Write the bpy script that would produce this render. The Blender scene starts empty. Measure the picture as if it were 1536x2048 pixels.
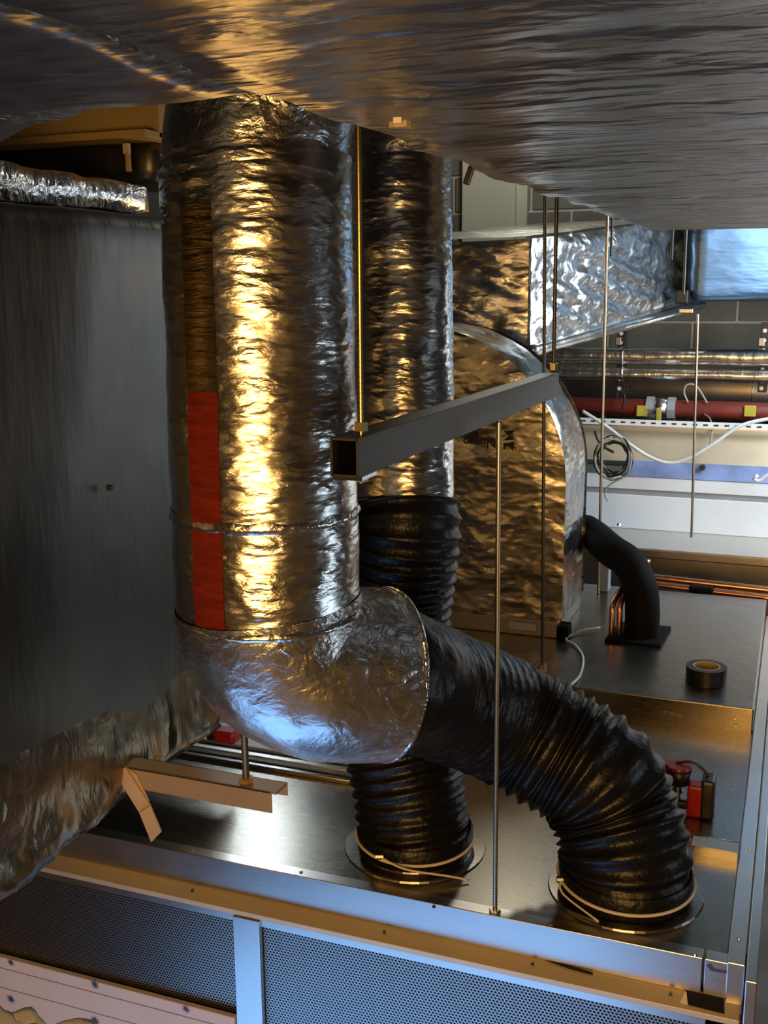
import bpy, bmesh, math, random
from mathutils import Vector, Matrix, noise
random.seed(4)
SC = bpy.context.scene
COL = SC.collection

# ------------------------------------------------------------------ camera
FPX, H = 2150.0, 1.24                      # focal length in pixels of the 1536x2048 frame, eye height above the unit's top
PSI, PIT, ROL = (math.radians(a) for a in (21.0, 11.8, 0.45))
fh = Vector((-math.sin(PSI), math.cos(PSI), 0)); rt = Vector((math.cos(PSI), math.sin(PSI), 0))
fw = fh * math.cos(PIT) + Vector((0, 0, -math.sin(PIT))); up0 = fh * math.sin(PIT) + Vector((0, 0, math.cos(PIT)))
RX = rt * math.cos(ROL) - up0 * math.sin(ROL); UX = rt * math.sin(ROL) + up0 * math.cos(ROL)
EYE = Vector((0, 0, H))
cam = bpy.data.cameras.new('camera'); cam.sensor_width = 36.0; cam.sensor_fit = 'AUTO'
cam.lens = 36.0 * FPX / 2048.0; cam.clip_start = 0.02; cam.clip_end = 60
camo = bpy.data.objects.new('camera', cam); COL.objects.link(camo)
m = Matrix.Identity(4)
for i in range(3):
    m[i][0] = RX[i]; m[i][1] = UX[i]; m[i][2] = -fw[i]; m[i][3] = EYE[i]
camo.matrix_world = m
SC.camera = camo

# ------------------------------------------------------------------ world, lights, exposure
SC.view_settings.view_transform = 'Standard'; SC.view_settings.look = 'None'
SC.view_settings.gamma = 1.0; SC.view_settings.use_curve_mapping = False
SC.view_settings.exposure = 0.0
w = bpy.data.worlds.new('plenum_air'); SC.world = w; w.use_nodes = True
w.node_tree.nodes['Background'].inputs[0].default_value = (0.55, 0.52, 0.48, 1)
w.node_tree.nodes['Background'].inputs[1].default_value = 0.012

def area(name, loc, target, sx, sy, power, col):
    l = bpy.data.lights.new(name, 'AREA'); l.shape = 'RECTANGLE'; l.size = sx; l.size_y = sy; l.energy = power; l.color = col
    o = bpy.data.objects.new(name, l); COL.objects.link(o); o.location = loc
    o.rotation_euler = (Vector(target) - Vector(loc)).to_track_quat('-Z', 'Y').to_euler(); return o
def bulb(name, loc, power, col, r=0.06):
    l = bpy.data.lights.new(name, 'POINT'); l.energy = power; l.color = col; l.shadow_soft_size = r
    o = bpy.data.objects.new(name, l); COL.objects.link(o); o.location = loc; return o
area('warm_room_lamp', (0.25, -1.75, 0.85), (-0.6, 1.8, 0.85), 1.6, 1.2, 84, (1.0, 0.54, 0.16))
area('daylight_from_below', (-0.95, 0.98, -0.98), (-0.85, 1.20, 0.6), 1.4, 1.05, 10, (0.20, 0.48, 1.0))
area('cool_tube_far_right', (0.55, 4.30, 1.30), (-0.7, 5.0, 0.5), 0.5, 1.2, 36, (0.76, 0.89, 1.0))
area('cool_work_lamp', (-2.1, 4.0, 1.25), (-1.0, 2.2, 0.1), 0.28, 0.22, 0.5, (0.78, 0.90, 1.0)).data.spread = math.radians(58)
area('cool_lamp_right', (1.7, 2.4, 0.2), (-0.4, 1.9, 1.4), 0.8, 0.7, 4.5, (0.66, 0.83, 1.0))
bulb('added_wall_fill', (-1.25, 5.05, 2.35), 16.0, (1.0, 0.95, 0.80), 0.1)  # unseen fill added to brighten the upper back wall
bulb('warm_work_bulb', (-1.32, 2.68, 1.28), 2.4, (1.0, 0.58, 0.22), 0.08)

def ray(x, y): return fw + RX * ((x - 768) / FPX) - UX * ((y - 1024) / FPX)
def at(x, y, d): return EYE + ray(x, y) * d
def onz(x, y, z): q = ray(x, y); return EYE + q * ((z - H) / q.z)
def ony(x, y, Y): q = ray(x, y); return EYE + q * (Y / q.y)
def onx(x, y, X): q = ray(x, y); return EYE + q * (X / q.x)

# ------------------------------------------------------------------ materials
MATS = {}
def newmat(name, col, rough=0.5, metal=0.0, spec=0.5):
    mt = bpy.data.materials.new(name); mt.use_nodes = True
    b = mt.node_tree.nodes['Principled BSDF']
    b.inputs['Base Color'].default_value = (*col, 1); b.inputs['Roughness'].default_value = rough
    b.inputs['Metallic'].default_value = metal; b.inputs['Specular IOR Level'].default_value = spec
    MATS[name] = mt; return mt, mt.node_tree.nodes, mt.node_tree.links, b
def coord(N, L, scale, kind='Object', rot=(0, 0, 0)):
    tc = N.new('ShaderNodeTexCoord'); mp = N.new('ShaderNodeMapping'); mp.inputs['Scale'].default_value = scale
    mp.inputs['Rotation'].default_value = rot
    L.new(tc.outputs[kind], mp.inputs[0]); return mp.outputs[0]
def noise_tex(N, L, vec, sc, det=4, dist=0.0, rough=0.55):
    n = N.new('ShaderNodeTexNoise'); n.inputs['Scale'].default_value = sc; n.inputs['Detail'].default_value = det
    n.inputs['Distortion'].default_value = dist; n.inputs['Roughness'].default_value = rough; L.new(vec, n.inputs['Vector']); return n
def mathn(N, L, op, a, b=None):
    n = N.new('ShaderNodeMath'); n.operation = op
    for i, v in enumerate((a, b)):
        if v is None: continue
        if isinstance(v, (int, float)): n.inputs[i].default_value = v
        else: L.new(v, n.inputs[i])
    return n.outputs[0]
def bump(N, L, b, h, strength, dist):
    bp = N.new('ShaderNodeBump'); bp.inputs['Strength'].default_value = strength; bp.inputs['Distance'].default_value = dist
    L.new(h, bp.inputs['Height']); L.new(bp.outputs[0], b.inputs['Normal']); return bp
def ramp(N, L, fac, stops):
    r = N.new('ShaderNodeValToRGB'); e = r.color_ramp.elements
    e[0].position, e[0].color = stops[0][0], (*stops[0][1], 1); e[1].position, e[1].color = stops[-1][0], (*stops[-1][1], 1)
    for p, c in stops[1:-1]:
        k = e.new(p); k.color = (*c, 1)
    L.new(fac, r.inputs[0]); return r.outputs[0]

def foil(name, scale=(1, 1, 1), crumple=9.0, strength=0.6, rough=0.24, col=(0.82, 0.81, 0.79), wr=40.0, mix=0.5, dist=0.01, rot=(0, 0, 0)):
    """Aluminium insulation facing: facets of crumple (Voronoi) plus stretched creases (noise)."""
    mt, N, L, b = newmat(name, col, rough, 1.0)
    v = coord(N, L, scale, rot=rot)
    warp = noise_tex(N, L, v, 5.0, 3)
    add = N.new('ShaderNodeVectorMath'); add.operation = 'MULTIPLY_ADD'; add.inputs[1].default_value = (0.18, 0.18, 0.18)
    L.new(warp.outputs['Color'], add.inputs[0]); L.new(v, add.inputs[2])
    vo = N.new('ShaderNodeTexVoronoi'); vo.feature = 'F1'; vo.inputs['Scale'].default_value = crumple; vo.inputs['Detail'].default_value = 1.5
    L.new(add.outputs[0], vo.inputs['Vector'])
    n2 = noise_tex(N, L, add.outputs[0], wr, 3, 0.4)
    big = noise_tex(N, L, v, 2.2, 2)
    h = mathn(N, L, 'ADD', mathn(N, L, 'MULTIPLY', vo.outputs['Distance'], mix), mathn(N, L, 'MULTIPLY', n2.outputs['Fac'], 1 - mix))
    amp = ramp(N, L, big.outputs['Fac'], [(0.35, (0.25,) * 3), (0.62, (1.0,) * 3)])
    h = mathn(N, L, 'MULTIPLY', h, amp)
    bump(N, L, b, h, strength, dist)
    rr = mathn(N, L, 'MULTIPLY_ADD', n2.outputs['Fac'], 0.12); rr.node.inputs[2].default_value = rough - 0.06
    L.new(rr, b.inputs['Roughness'])
    return mt
foil('foil_duct', (5, 5, 13), 2.6, 0.40, 0.25, (0.70, 0.68, 0.64), wr=5.0, dist=0.012)
foil('foil_elbow', (1, 1, 1.4), 22, 0.6, 0.28, (0.74, 0.73, 0.71), wr=60, dist=0.012)
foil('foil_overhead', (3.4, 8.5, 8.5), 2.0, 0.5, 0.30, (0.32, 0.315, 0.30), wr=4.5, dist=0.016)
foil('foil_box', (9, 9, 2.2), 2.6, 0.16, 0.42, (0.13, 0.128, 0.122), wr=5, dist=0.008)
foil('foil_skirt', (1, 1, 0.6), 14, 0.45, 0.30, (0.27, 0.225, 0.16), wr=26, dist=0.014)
foil('foil_branch_bluelit', (2, 2, 9), 2.0, 0.3, 0.42, (0.10, 0.16, 0.24), wr=3, dist=0.012)  # blue light on the foil tinted into its base colour
foil('foil_crumpled', (1, 1, 1), 30, 0.8, 0.22, wr=60, dist=0.012)
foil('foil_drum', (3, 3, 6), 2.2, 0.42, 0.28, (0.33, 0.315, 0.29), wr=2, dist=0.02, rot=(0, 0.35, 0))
foil('foil_far', (2.2, 5, 5), 1.6, 0.42, 0.30, (0.66, 0.65, 0.63), wr=2.6, dist=0.03, rot=(0, 0.5, 0))
foil('foil_pipe', (8, 3, 3), 4, 0.35, 0.26, wr=6, dist=0.006)
def sheet(name, col, rough, metal=1.0, grain=(2, 60, 60), amt=0.05, strength=0.03):
    mt, N, L, b = newmat(name, col, rough, metal)
    v = coord(N, L, grain); n = noise_tex(N, L, v, 6, 4)
    n2 = noise_tex(N, L, coord(N, L, (1, 1, 1)), 7, 4)
    s = mathn(N, L, 'ADD', mathn(N, L, 'MULTIPLY', n.outputs['Fac'], 0.5), mathn(N, L, 'MULTIPLY', n2.outputs['Fac'], 0.5))
    L.new(ramp(N, L, s, [(0.3, tuple(c * (1 - 2.2 * amt) for c in col)), (0.7, tuple(min(1, c * (1 + amt)) for c in col))]), b.inputs['Base Color'])
    r = mathn(N, L, 'MULTIPLY_ADD', s, 0.16); r.node.inputs[2].default_value = rough - 0.08; L.new(r, b.inputs['Roughness'])
    bump(N, L, b, n.outputs['Fac'], strength, 0.002); return mt
sheet('zinc_top', (0.31, 0.285, 0.24), 0.27)
sheet('zinc_rim', (0.66, 0.64, 0.60), 0.30)
sheet('zinc_dull', (0.42, 0.40, 0.36), 0.42)
sheet('zinc_ledge', (0.72, 0.62, 0.44), 0.45, 0.5)
sheet('strut_steel', (0.10, 0.097, 0.09), 0.45)
sheet('strut_warmlit', (0.40, 0.28, 0.14), 0.5, 0.25)  # lamp warmth on the galvanised bracket put into its colour
sheet('rod_steel', (0.50, 0.46, 0.38), 0.35)
sheet('copper', (0.72, 0.33, 0.17), 0.28)
sheet('brass', (0.75, 0.60, 0.25), 0.3)
sheet('chrome', (0.8, 0.8, 0.78), 0.18)
def plain(name, col, rough=0.5, var=0.12, nscale=9, bstr=0.0, bsc=80):
    mt, N, L, b = newmat(name, col, rough)
    n = noise_tex(N, L, coord(N, L, (1, 1, 1)), nscale, 5)
    L.new(ramp(N, L, n.outputs['Fac'], [(0.3, tuple(c * (1 - var) for c in col)), (0.7, tuple(min(1, c * (1 + var)) for c in col))]), b.inputs['Base Color'])
    if bstr: bump(N, L, b, noise_tex(N, L, coord(N, L, (1, 1, 1)), bsc, 4).outputs['Fac'], bstr, 0.004)
    return mt
plain('black_flex', (0.006, 0.006, 0.006), 0.36, 0.2, 20, 0.7, 55)
MATS['black_flex'].node_tree.nodes['Principled BSDF'].inputs['Specular IOR Level'].default_value = 0.32
plain('black_rubber', (0.005, 0.005, 0.005), 0.7)
MATS['black_rubber'].node_tree.nodes['Principled BSDF'].inputs['Specular IOR Level'].default_value = 0.12
plain('black_plastic', (0.015, 0.015, 0.016), 0.4)
plain('black_tape', (0.008, 0.008, 0.008), 0.45)
plain('block', (0.16, 0.16, 0.135), 0.9, 0.2, 5, 0.4, 90)
plain('mortar', (0.50, 0.49, 0.42), 0.95, 0.1, 20, 0.3, 120)
plain('plaster', (0.50, 0.50, 0.40), 0.85, 0.06, 4)
plain('concrete', (0.16, 0.155, 0.145), 0.9, 0.25, 4, 0.3, 60)
plain('dark_room', (0.10, 0.09, 0.08), 0.9)
plain('white_paint', (0.78, 0.82, 0.84), 0.4, 0.03)
plain('white_cable', (0.72, 0.72, 0.68), 0.5)
plain('grey_cable', (0.36, 0.33, 0.27), 0.55)
plain('blue_film', (0.22, 0.30, 0.55), 0.3, 0.35, 7)
plain('red_paint', (0.17, 0.026, 0.018), 0.45)
plain('red_plastic', (0.38, 0.012, 0.012), 0.35)
plain('yellow_plastic', (0.45, 0.38, 0.04), 0.5)
plain('card', (0.50, 0.36, 0.19), 0.8, 0.1, 12)
plain('beam_paint', (0.42, 0.31, 0.13), 0.7, 0.08)
plain('board_white', (0.62, 0.56, 0.53), 0.55, 0.04)
plain('star_blue', (0.03, 0.08, 0.22), 0.5)
plain('line_grey', (0.25, 0.23, 0.22), 0.6)
plain('grey_plastic', (0.30, 0.31, 0.32), 0.5)
plain('ink', (0.02, 0.010, 0.009), 0.8)
plain('tape_beige', (0.60, 0.54, 0.44), 0.6)
plain('label_paper', (0.66, 0.62, 0.55), 0.6)
plain('plastic_sheet', (0.50, 0.51, 0.52), 0.3, 0.15, 8, 0.5, 20)
def reflection_mat(name, a, b_, metal, rough):  # coloured reflection in the foil, put into base colour as a stripe
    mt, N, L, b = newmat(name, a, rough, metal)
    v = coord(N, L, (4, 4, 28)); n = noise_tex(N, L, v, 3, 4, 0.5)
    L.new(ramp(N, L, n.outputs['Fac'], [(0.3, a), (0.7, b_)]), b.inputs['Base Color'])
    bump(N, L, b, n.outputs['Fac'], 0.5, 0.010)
reflection_mat('red_reflection', (0.14, 0.012, 0.004), (0.24, 0.024, 0.008), 0.25, 0.36)
reflection_mat('tan_reflection', (0.38, 0.26, 0.12), (0.50, 0.36, 0.18), 1.0, 0.27)
def perforated():
    mt, N, L, b = newmat('perforated', (0.40, 0.39, 0.37), 0.38, 1.0)
    tc = N.new('ShaderNodeTexCoord'); sp = N.new('ShaderNodeSeparateXYZ'); L.new(tc.outputs['Object'], sp.inputs[0])
    P = 0.0078; ds = []
    for off in (0.0, 0.5):
        dx = mathn(N, L, 'SUBTRACT', mathn(N, L, 'FRACT', mathn(N, L, 'ADD', mathn(N, L, 'MULTIPLY', sp.outputs['X'], 1 / P), 100 + off)), 0.5)
        dz = mathn(N, L, 'SUBTRACT', mathn(N, L, 'FRACT', mathn(N, L, 'ADD', mathn(N, L, 'MULTIPLY', sp.outputs['Z'], 1 / (P * 1.732)), 100 + off)), 0.5)
        dz = mathn(N, L, 'MULTIPLY', dz, 1.732)
        ds.append(mathn(N, L, 'ADD', mathn(N, L, 'MULTIPLY', dx, dx), mathn(N, L, 'MULTIPLY', dz, dz)))
    d = mathn(N, L, 'MINIMUM', ds[0], ds[1])
    hole = mathn(N, L, 'LESS_THAN', d, 0.36 ** 2)
    tr = N.new('ShaderNodeBsdfTransparent'); mx = N.new('ShaderNodeMixShader')
    L.new(hole, mx.inputs[0]); L.new(b.outputs[0], mx.inputs[1]); L.new(tr.outputs[0], mx.inputs[2])
    L.new(mx.outputs[0], N['Material Output'].inputs['Surface'])
perforated()

# ------------------------------------------------------------------ mesh helpers
def link(name, me, mat, parent=None, smooth=False, loc=None):
    o = bpy.data.objects.new(name, me); COL.objects.link(o)
    if mat: me.materials.append(MATS[mat])
    if smooth: me.polygons.foreach_set('use_smooth', [True] * len(me.polygons))
    if parent:
        o.parent = parent                    # every mesh is modelled in place
        if parent.parent is None: o.matrix_parent_inverse = Matrix.Translation(-parent.location)
    if loc is not None: o.location = loc
    return o
def tag(o, label=None, cat=None, group=None, kind=None):
    for k, v in (('label', label), ('category', cat), ('group', group), ('kind', kind)):
        if v: o[k] = v
    return o
def thing(name, label, cat, loc=(0, 0, 0), group=None):
    o = bpy.data.objects.new(name, None); COL.objects.link(o); o.location = loc; o.empty_display_size = 0.05
    return tag(o, label, cat, group)
class MB:
    def __init__(s): s.v = []; s.f = []
    def add(s, vs, fs):
        n = len(s.v); s.v += [tuple(v) for v in vs]; s.f += [tuple(i + n for i in f) for f in fs]; return s
    def box(s, lo, hi):
        (a, b, c), (d, e, f) = lo, hi
        return s.add([(a, b, c), (d, b, c), (d, e, c), (a, e, c), (a, b, f), (d, b, f), (d, e, f), (a, e, f)],
                     [(0, 3, 2, 1), (4, 5, 6, 7), (0, 1, 5, 4), (1, 2, 6, 5), (2, 3, 7, 6), (3, 0, 4, 7)])
    def hexa(s, p): return s.add(p, [(0, 3, 2, 1), (4, 5, 6, 7), (0, 1, 5, 4), (1, 2, 6, 5), (2, 3, 7, 6), (3, 0, 4, 7)])
    def prism(s, poly, d):
        n = len(poly); d = Vector(d); vs = [Vector(q) for q in poly]
        return s.add(vs + [q + d for q in vs], [tuple(range(n))[::-1], tuple(range(n, 2 * n))] + [(i, (i + 1) % n, n + (i + 1) % n, n + i) for i in range(n)])
    def tube(s, pts, r, seg=12, cap=True, disp=None):
        pts = [Vector(q) for q in pts]; n = len(pts)
        rr = r if callable(r) else (lambda i, t: r)
        d = [0.0]
        for i in range(1, n): d.append(d[-1] + (pts[i] - pts[i - 1]).length)
        t0 = (pts[1] - pts[0]).normalized()
        u = t0.orthogonal().normalized() if abs(t0.z) < 0.9 else (Vector((1, 0, 0)) - t0 * t0.x).normalized()
        vs = []; base = len(s.v)
        for i in range(n):
            t = (pts[min(i + 1, n - 1)] - pts[max(i - 1, 0)]).normalized()
            u = (u - t * u.dot(t)).normalized(); v = t.cross(u)
            for k in range(seg):
                a = 2 * math.pi * k / seg; nn = u * math.cos(a) + v * math.sin(a)
                q = rr(i, d[i]); p = pts[i] + nn * q
                if disp: p += nn * disp(p, nn, d[i], a)
                vs.append(p)
        fs = [(i * seg + k, i * seg + (k + 1) % seg, (i + 1) * seg + (k + 1) % seg, (i + 1) * seg + k) for i in range(n - 1) for k in range(seg)]
        if cap: fs += [tuple(range(seg))[::-1], tuple((n - 1) * seg + k for k in range(seg))]
        return s.add(vs, fs)
    def cyl(s, a, b, r, seg=12, r2=None):
        a, b = Vector(a), Vector(b)
        return s.tube([a, b], (lambda i, t: r if i == 0 else (r if r2 is None else r2)), seg)
    def torus(s, c, ax, R, r, seg=40, ss=8, a0=0.0, a1=2 * math.pi):
        ax = Vector(ax).normalized(); u = ax.orthogonal().normalized(); v = ax.cross(u); c = Vector(c)
        full = abs(a1 - a0 - 2 * math.pi) < 1e-6; n = seg if full else seg + 1; vs = []
        for i in range(n):
            a = a0 + (a1 - a0) * i / seg; e = u * math.cos(a) + v * math.sin(a)
            for k in range(ss):
                q = 2 * math.pi * k / ss; vs.append(c + e * (R + r * math.cos(q)) + ax * (r * math.sin(q)))
        fs = [(i * ss + k, ((i + 1) % n) * ss + k, ((i + 1) % n) * ss + (k + 1) % ss, i * ss + (k + 1) % ss) for i in range(n if full else n - 1) for k in range(ss)]
        return s.add(vs, fs)
    def mesh(s, name, bevel=0.0, seg=2):
        me = bpy.data.meshes.new(name); me.from_pydata(s.v, [], s.f)
        bm = bmesh.new(); bm.from_mesh(me); bmesh.ops.recalc_face_normals(bm, faces=bm.faces)
        if bevel: bmesh.ops.bevel(bm, geom=list(bm.edges), offset=bevel, segments=seg, profile=0.5, affect='EDGES', clamp_overlap=True)
        bm.to_mesh(me); bm.free(); return me
    def build(s, name, mat, parent=None, smooth=False, bevel=0.0, seg=2): return link(name, s.mesh(name, bevel, seg), mat, parent, smooth)
def box(name, lo, hi, mat, parent=None, bevel=0.0): return MB().box(lo, hi).build(name, mat, parent, bevel=bevel)
def catmull(P, step):
    P = [Vector(p) for p in P]; Q = [P[0] * 2 - P[1]] + P + [P[-1] * 2 - P[-2]]; out = []
    for i in range(1, len(Q) - 2):
        a, b, c, d = Q[i - 1:i + 3]; n = max(2, int((c - b).length / step))
        for k in range(n):
            t = k / n
            out.append(0.5 * (2 * b + (c - a) * t + (2 * a - 5 * b + 4 * c - d) * t * t + (3 * b - a - 3 * c + d) * t ** 3))
    out.append(P[-1]); return out
def even(P, step):
    d = [0.0]
    for i in range(1, len(P)): d.append(d[-1] + (P[i] - P[i - 1]).length)
    n = max(2, round(d[-1] / step)); out = []; j = 0
    for k in range(n + 1):
        t = d[-1] * k / n
        while j < len(P) - 2 and d[j + 1] < t: j += 1
        out.append(P[j].lerp(P[j + 1], (t - d[j]) / max(1e-9, d[j + 1] - d[j])))
    return out
def nz(p, s, off=0.0): return noise.noise(Vector(p) * s + Vector((off, off * 1.7, off * 0.3)))
def puffy(name, lo, hi, mat, parent=None, step=0.04, rnd=0.05, amp=0.012, fs=6.0, sag=0.0, fine=0.004, fsc=22.0, off=0.0, stretch=(1, 1, 1), faces='xyzXYZ'):
    """Insulated box: rounded edges, uneven soft faces."""
    lo, hi = Vector(lo), Vector(hi); bm = bmesh.new(); st = Vector(stretch)
    for ax in range(3):
        for side in (0, 1):
            if 'xyzXYZ'[ax + 3 * side] not in faces: continue
            a, b = [(1, 2), (2, 0), (0, 1)][ax]
            na = max(2, int((hi[a] - lo[a]) / step)); nb = max(2, int((hi[b] - lo[b]) / step))
            g = []
            for i in range(na + 1):
                row = []
                for j in range(nb + 1):
                    p = Vector((0, 0, 0)); p[ax] = (lo, hi)[side][ax]
                    p[a] = lo[a] + (hi[a] - lo[a]) * i / na; p[b] = lo[b] + (hi[b] - lo[b]) * j / nb
                    row.append(bm.verts.new(p))
                g.append(row)
            for i in range(na):
                for j in range(nb):
                    q = (g[i][j], g[i + 1][j], g[i + 1][j + 1], g[i][j + 1]); bm.faces.new(q if side else q[::-1])
    bmesh.ops.remove_doubles(bm, verts=bm.verts, dist=1e-5)
    c = (lo + hi) / 2
    for v in bm.verts:
        p = v.co.copy(); q = Vector([min(max(p[k], lo[k] + rnd), hi[k] - rnd) for k in range(3)])
        e = p - q
        if e.length > 1e-9:
            n = e.normalized(); p = q + n * rnd
        else: n = Vector((0, 0, 0))
        s = Vector((p.x * st.x, p.y * st.y, p.z * st.z))
        v.co = p + n * (amp * nz(s, fs, off) + fine * nz(s, fsc, off + 3))
        if sag:
            tx = (p.x - lo.x) / (hi.x - lo.x); ty = (p.y - lo.y) / (hi.y - lo.y)
            v.co.z -= sag * (4 * tx * (1 - tx)) * (4 * ty * (1 - ty))
    bmesh.ops.recalc_face_normals(bm, faces=bm.faces)
    me = bpy.data.meshes.new(name); bm.to_mesh(me); bm.free()
    return link(name, me, mat, parent, True)
def struct(o): o['kind'] = 'structure'; return o
def rod(label, a, b, r=0.004, name='threaded_rod', nuts=(), mat='rod_steel', group='threaded hanger rods'):
    a, b = Vector(a), Vector(b); t = thing(name, label, 'rod', min((a, b), key=lambda q: q.z), group)
    n = max(2, int((b - a).length / 0.0035)); n = min(n, 500)
    P = [a.lerp(b, i / n) for i in range(n + 1)]
    MB().tube(P, lambda i, d: r * (1.0 if i % 2 else 0.86), 8).build('shaft', mat, t, True)
    for k, (q, hh) in enumerate(nuts):
        c = a.lerp(b, q); MB().cyl(c - Vector((0, 0, hh)), c + Vector((0, 0, hh)), r * 2.3, 6).build('nut', 'brass' if k == 0 else 'rod_steel', t)
    return t

# ------------------------------------------------------------------ the room
FZ = -1.1
struct(box('floor', (-3.4, -3.2, FZ - 0.1), (2.6, 6.1, FZ), 'concrete'))
struct(box('ceiling', (-3.4, -3.2, 2.7), (2.6, 6.1, 2.8), 'concrete'))
struct(box('wall_left', (-3.5, -3.2, FZ), (-3.4, 6.1, 2.7), 'dark_room'))
struct(box('wall_right', (2.6, -3.2, FZ), (2.7, 6.1, 2.7), 'dark_room'))
struct(box('wall_front', (-3.4, -3.3, FZ), (2.6, -3.2, 2.7), 'dark_room'))
wb = struct(box('wall_back', (-3.4, 6.0, FZ), (2.6, 6.1, 2.7), 'mortar'))
bme = MB().box((-0.2145, -0.010, -0.0925), (0.2145, 0.004, 0.0925)).mesh('block', 0.004, 1); bme.materials.append(MATS['block'])
for r in range(10):
    for c in range(9):
        x = -2.75 + c * 0.443 + (0.22 if r % 2 else 0.0); z = 0.352 + r * 0.1985
        o = bpy.data.objects.new('block', bme); COL.objects.link(o); o.parent = wb; o.location = (x, 6.0, z)
pil = struct(box('wall_pilaster', (-1.80, 5.93, 0.2), (-1.50, 6.0, 2.69), 'plaster', bevel=0.004))
struct(box('wall_pilaster_side', (-1.50, 5.965, 0.2), (-1.44, 6.0, 2.69), 'plaster', bevel=0.003))

# ------------------------------------------------------------------ air handling unit
ahu = thing('air_handling_unit', 'long galvanised sheet-metal unit with perforated front under the black flexible ducts', 'air handler', (-0.85, 3.0, FZ))
XL, XR = -1.95, 0.005
box('body', (XL, 1.96, FZ), (XR - 0.004, 4.16, -0.012), 'zinc_dull', ahu)
box('top_panel', (XL, 1.915, -0.012), (-0.052, 3.03, 0.0), 'zinc_top', ahu)
MB().box((XL, 3.028, -0.012), (-0.052, 4.18, 0.07)).build('rear_cover', 'zinc_top', ahu, bevel=0.004)
# rim on the right: top strip, groove, outer strip
box('side_rim', (-0.050, 1.895, -0.10), (-0.018, 4.18, 0.006), 'zinc_rim', ahu, 0.002)
box('side_cap', (-0.0155, 1.84, -0.35), (0.005, 4.18, 0.012), 'zinc_rim', ahu, 0.002)
box('side_face', (-0.012, 1.86, FZ), (0.003, 4.18, -0.36), 'zinc_dull', ahu)
# front rim : top lip, face, ledge
box('front_rim', (XL, 1.898, -0.074), (-0.094, 1.930, 0.001), 'zinc_rim', ahu, 0.0015)
box('rim_corner', (-0.090, 1.898, -0.074), (-0.022, 1.930, 0.001), 'zinc_rim', ahu, 0.0015)
LEDGE = lambda y: -0.074 - (1.900 - y) * 0.45
MB().prism([(XL, 1.906, -0.074), (XL, 1.864, LEDGE(1.864)), (XL, 1.864, LEDGE(1.864) - 0.012), (XL, 1.906, -0.094)], (-0.022 - XL, 0, 0)).build('front_ledge', 'zinc_ledge', ahu, bevel=0.001)
box('lower_rail', (XL, 1.868, -0.120), (-0.022, 1.880, -0.098), 'zinc_rim', ahu)
mu0, mu1 = ony(470, 1900, 1.865).x, ony(522, 1900, 1.865).x
box('mullion', (mu0, 1.860, FZ), (mu1, 1.90, -0.104), 'zinc_rim', ahu, 0.001)
box('perforated_panel', (mu1 + 0.002, 1.876, -0.95), (-0.085, 1.878, -0.112), 'perforated', ahu)
box('perforated_panel', (XL, 1.876, -0.40), (mu0 - 0.002, 1.878, -0.112), 'perforated', ahu)
box('corner_post', (-0.082, 1.868, FZ), (-0.02, 1.90, -0.102), 'zinc_ledge', ahu, 0.001)
box('inner_liner', (XL, 1.935, FZ), (-0.03, 1.945, -0.11), 'black_plastic', ahu)
# screws
sme = MB().cyl((0, 0, 0), (0, 0, 0.003), 0.0045, 10, 0.0028).mesh('screw'); sme.materials.append(MATS['chrome'])
def screw(p, rot=None, s=1.0, parent=ahu, tilt=None):
    o = bpy.data.objects.new('screw', sme); COL.objects.link(o); o.parent = parent; o.matrix_parent_inverse = Matrix.Translation(-parent.location)
    o.location = p; o.scale = (s, s, s)
    if rot: o.rotation_euler = rot
for (x, y) in ((385, 1700), (602, 1744), (868, 1814), (1101, 1850), (1390, 1910)): screw(onz(x, y, 0.001))
for (x, y) in ((100, 1716), (387, 1781), (770, 1865), (1067, 1926), (1342, 1988)): screw((onz(x, y, -0.082).x, 1.884, LEDGE(1.884)), (math.radians(24), 0, 0), 1.1)
for (x, y) in ((1478, 1878), (1500, 1700)): screw(onz(x, y, 0.006), s=0.8)
for (x, y) in ((1472, 1451), (1470, 1437)): screw(ony(x, y, 3.028), (math.radians(90), 0, 0), 0.9)
# black tape scraps and cut-outs on the front ledge
def on_ledge(name, pts, mat, th=0.0012):
    MB().prism([(onz(x, yy, -0.082).x, y, LEDGE(y)) for x, yy, y in pts], (0, -0.0005, th)).build(name, mat, ahu)
on_ledge('tape_scrap', ((1372, 1990, 1.898), (1376, 2005, 1.873), (1450, 2018, 1.871), (1448, 2004, 1.898)), 'black_tape')
on_ledge('tape_end', ((1360, 2003, 1.874), (1378, 2004, 1.873), (1376, 1994, 1.893), (1370, 1990, 1.897)), 'white_paint', 0.0010)
on_ledge('slot', ((1090, 1925, 1.899), (1140, 1942, 1.892), (1187, 1948, 1.890), (1187, 1946, 1.894), (1120, 1930, 1.899)), 'black_tape')
MB().prism([(-0.086, 1.8978, -0.012), (-0.080, 1.8978, -0.006), (-0.072, 1.8978, -0.016), (-0.040, 1.8978, -0.014), (-0.045, 1.8978, -0.020), (-0.078, 1.8978, -0.021)], (0, -0.0008, 0)).build('blue_mark', 'star_blue', ahu)
# thin seam rail and pale cover strip under the elbow
box('seam_rail', (-1.75, 2.335, 0.0), (-0.95, 2.350, 0.012), 'chrome', ahu, 0.002)
box('seam_rail', (-1.75, 2.375, 0.0), (-0.95, 2.395, 0.018), 'zinc_rim', ahu, 0.002)
box('cover_strip', (-1.75, 2.44, 0.0), (-1.02, 2.56, 0.010), 'white_paint', ahu, 0.002)
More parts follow.
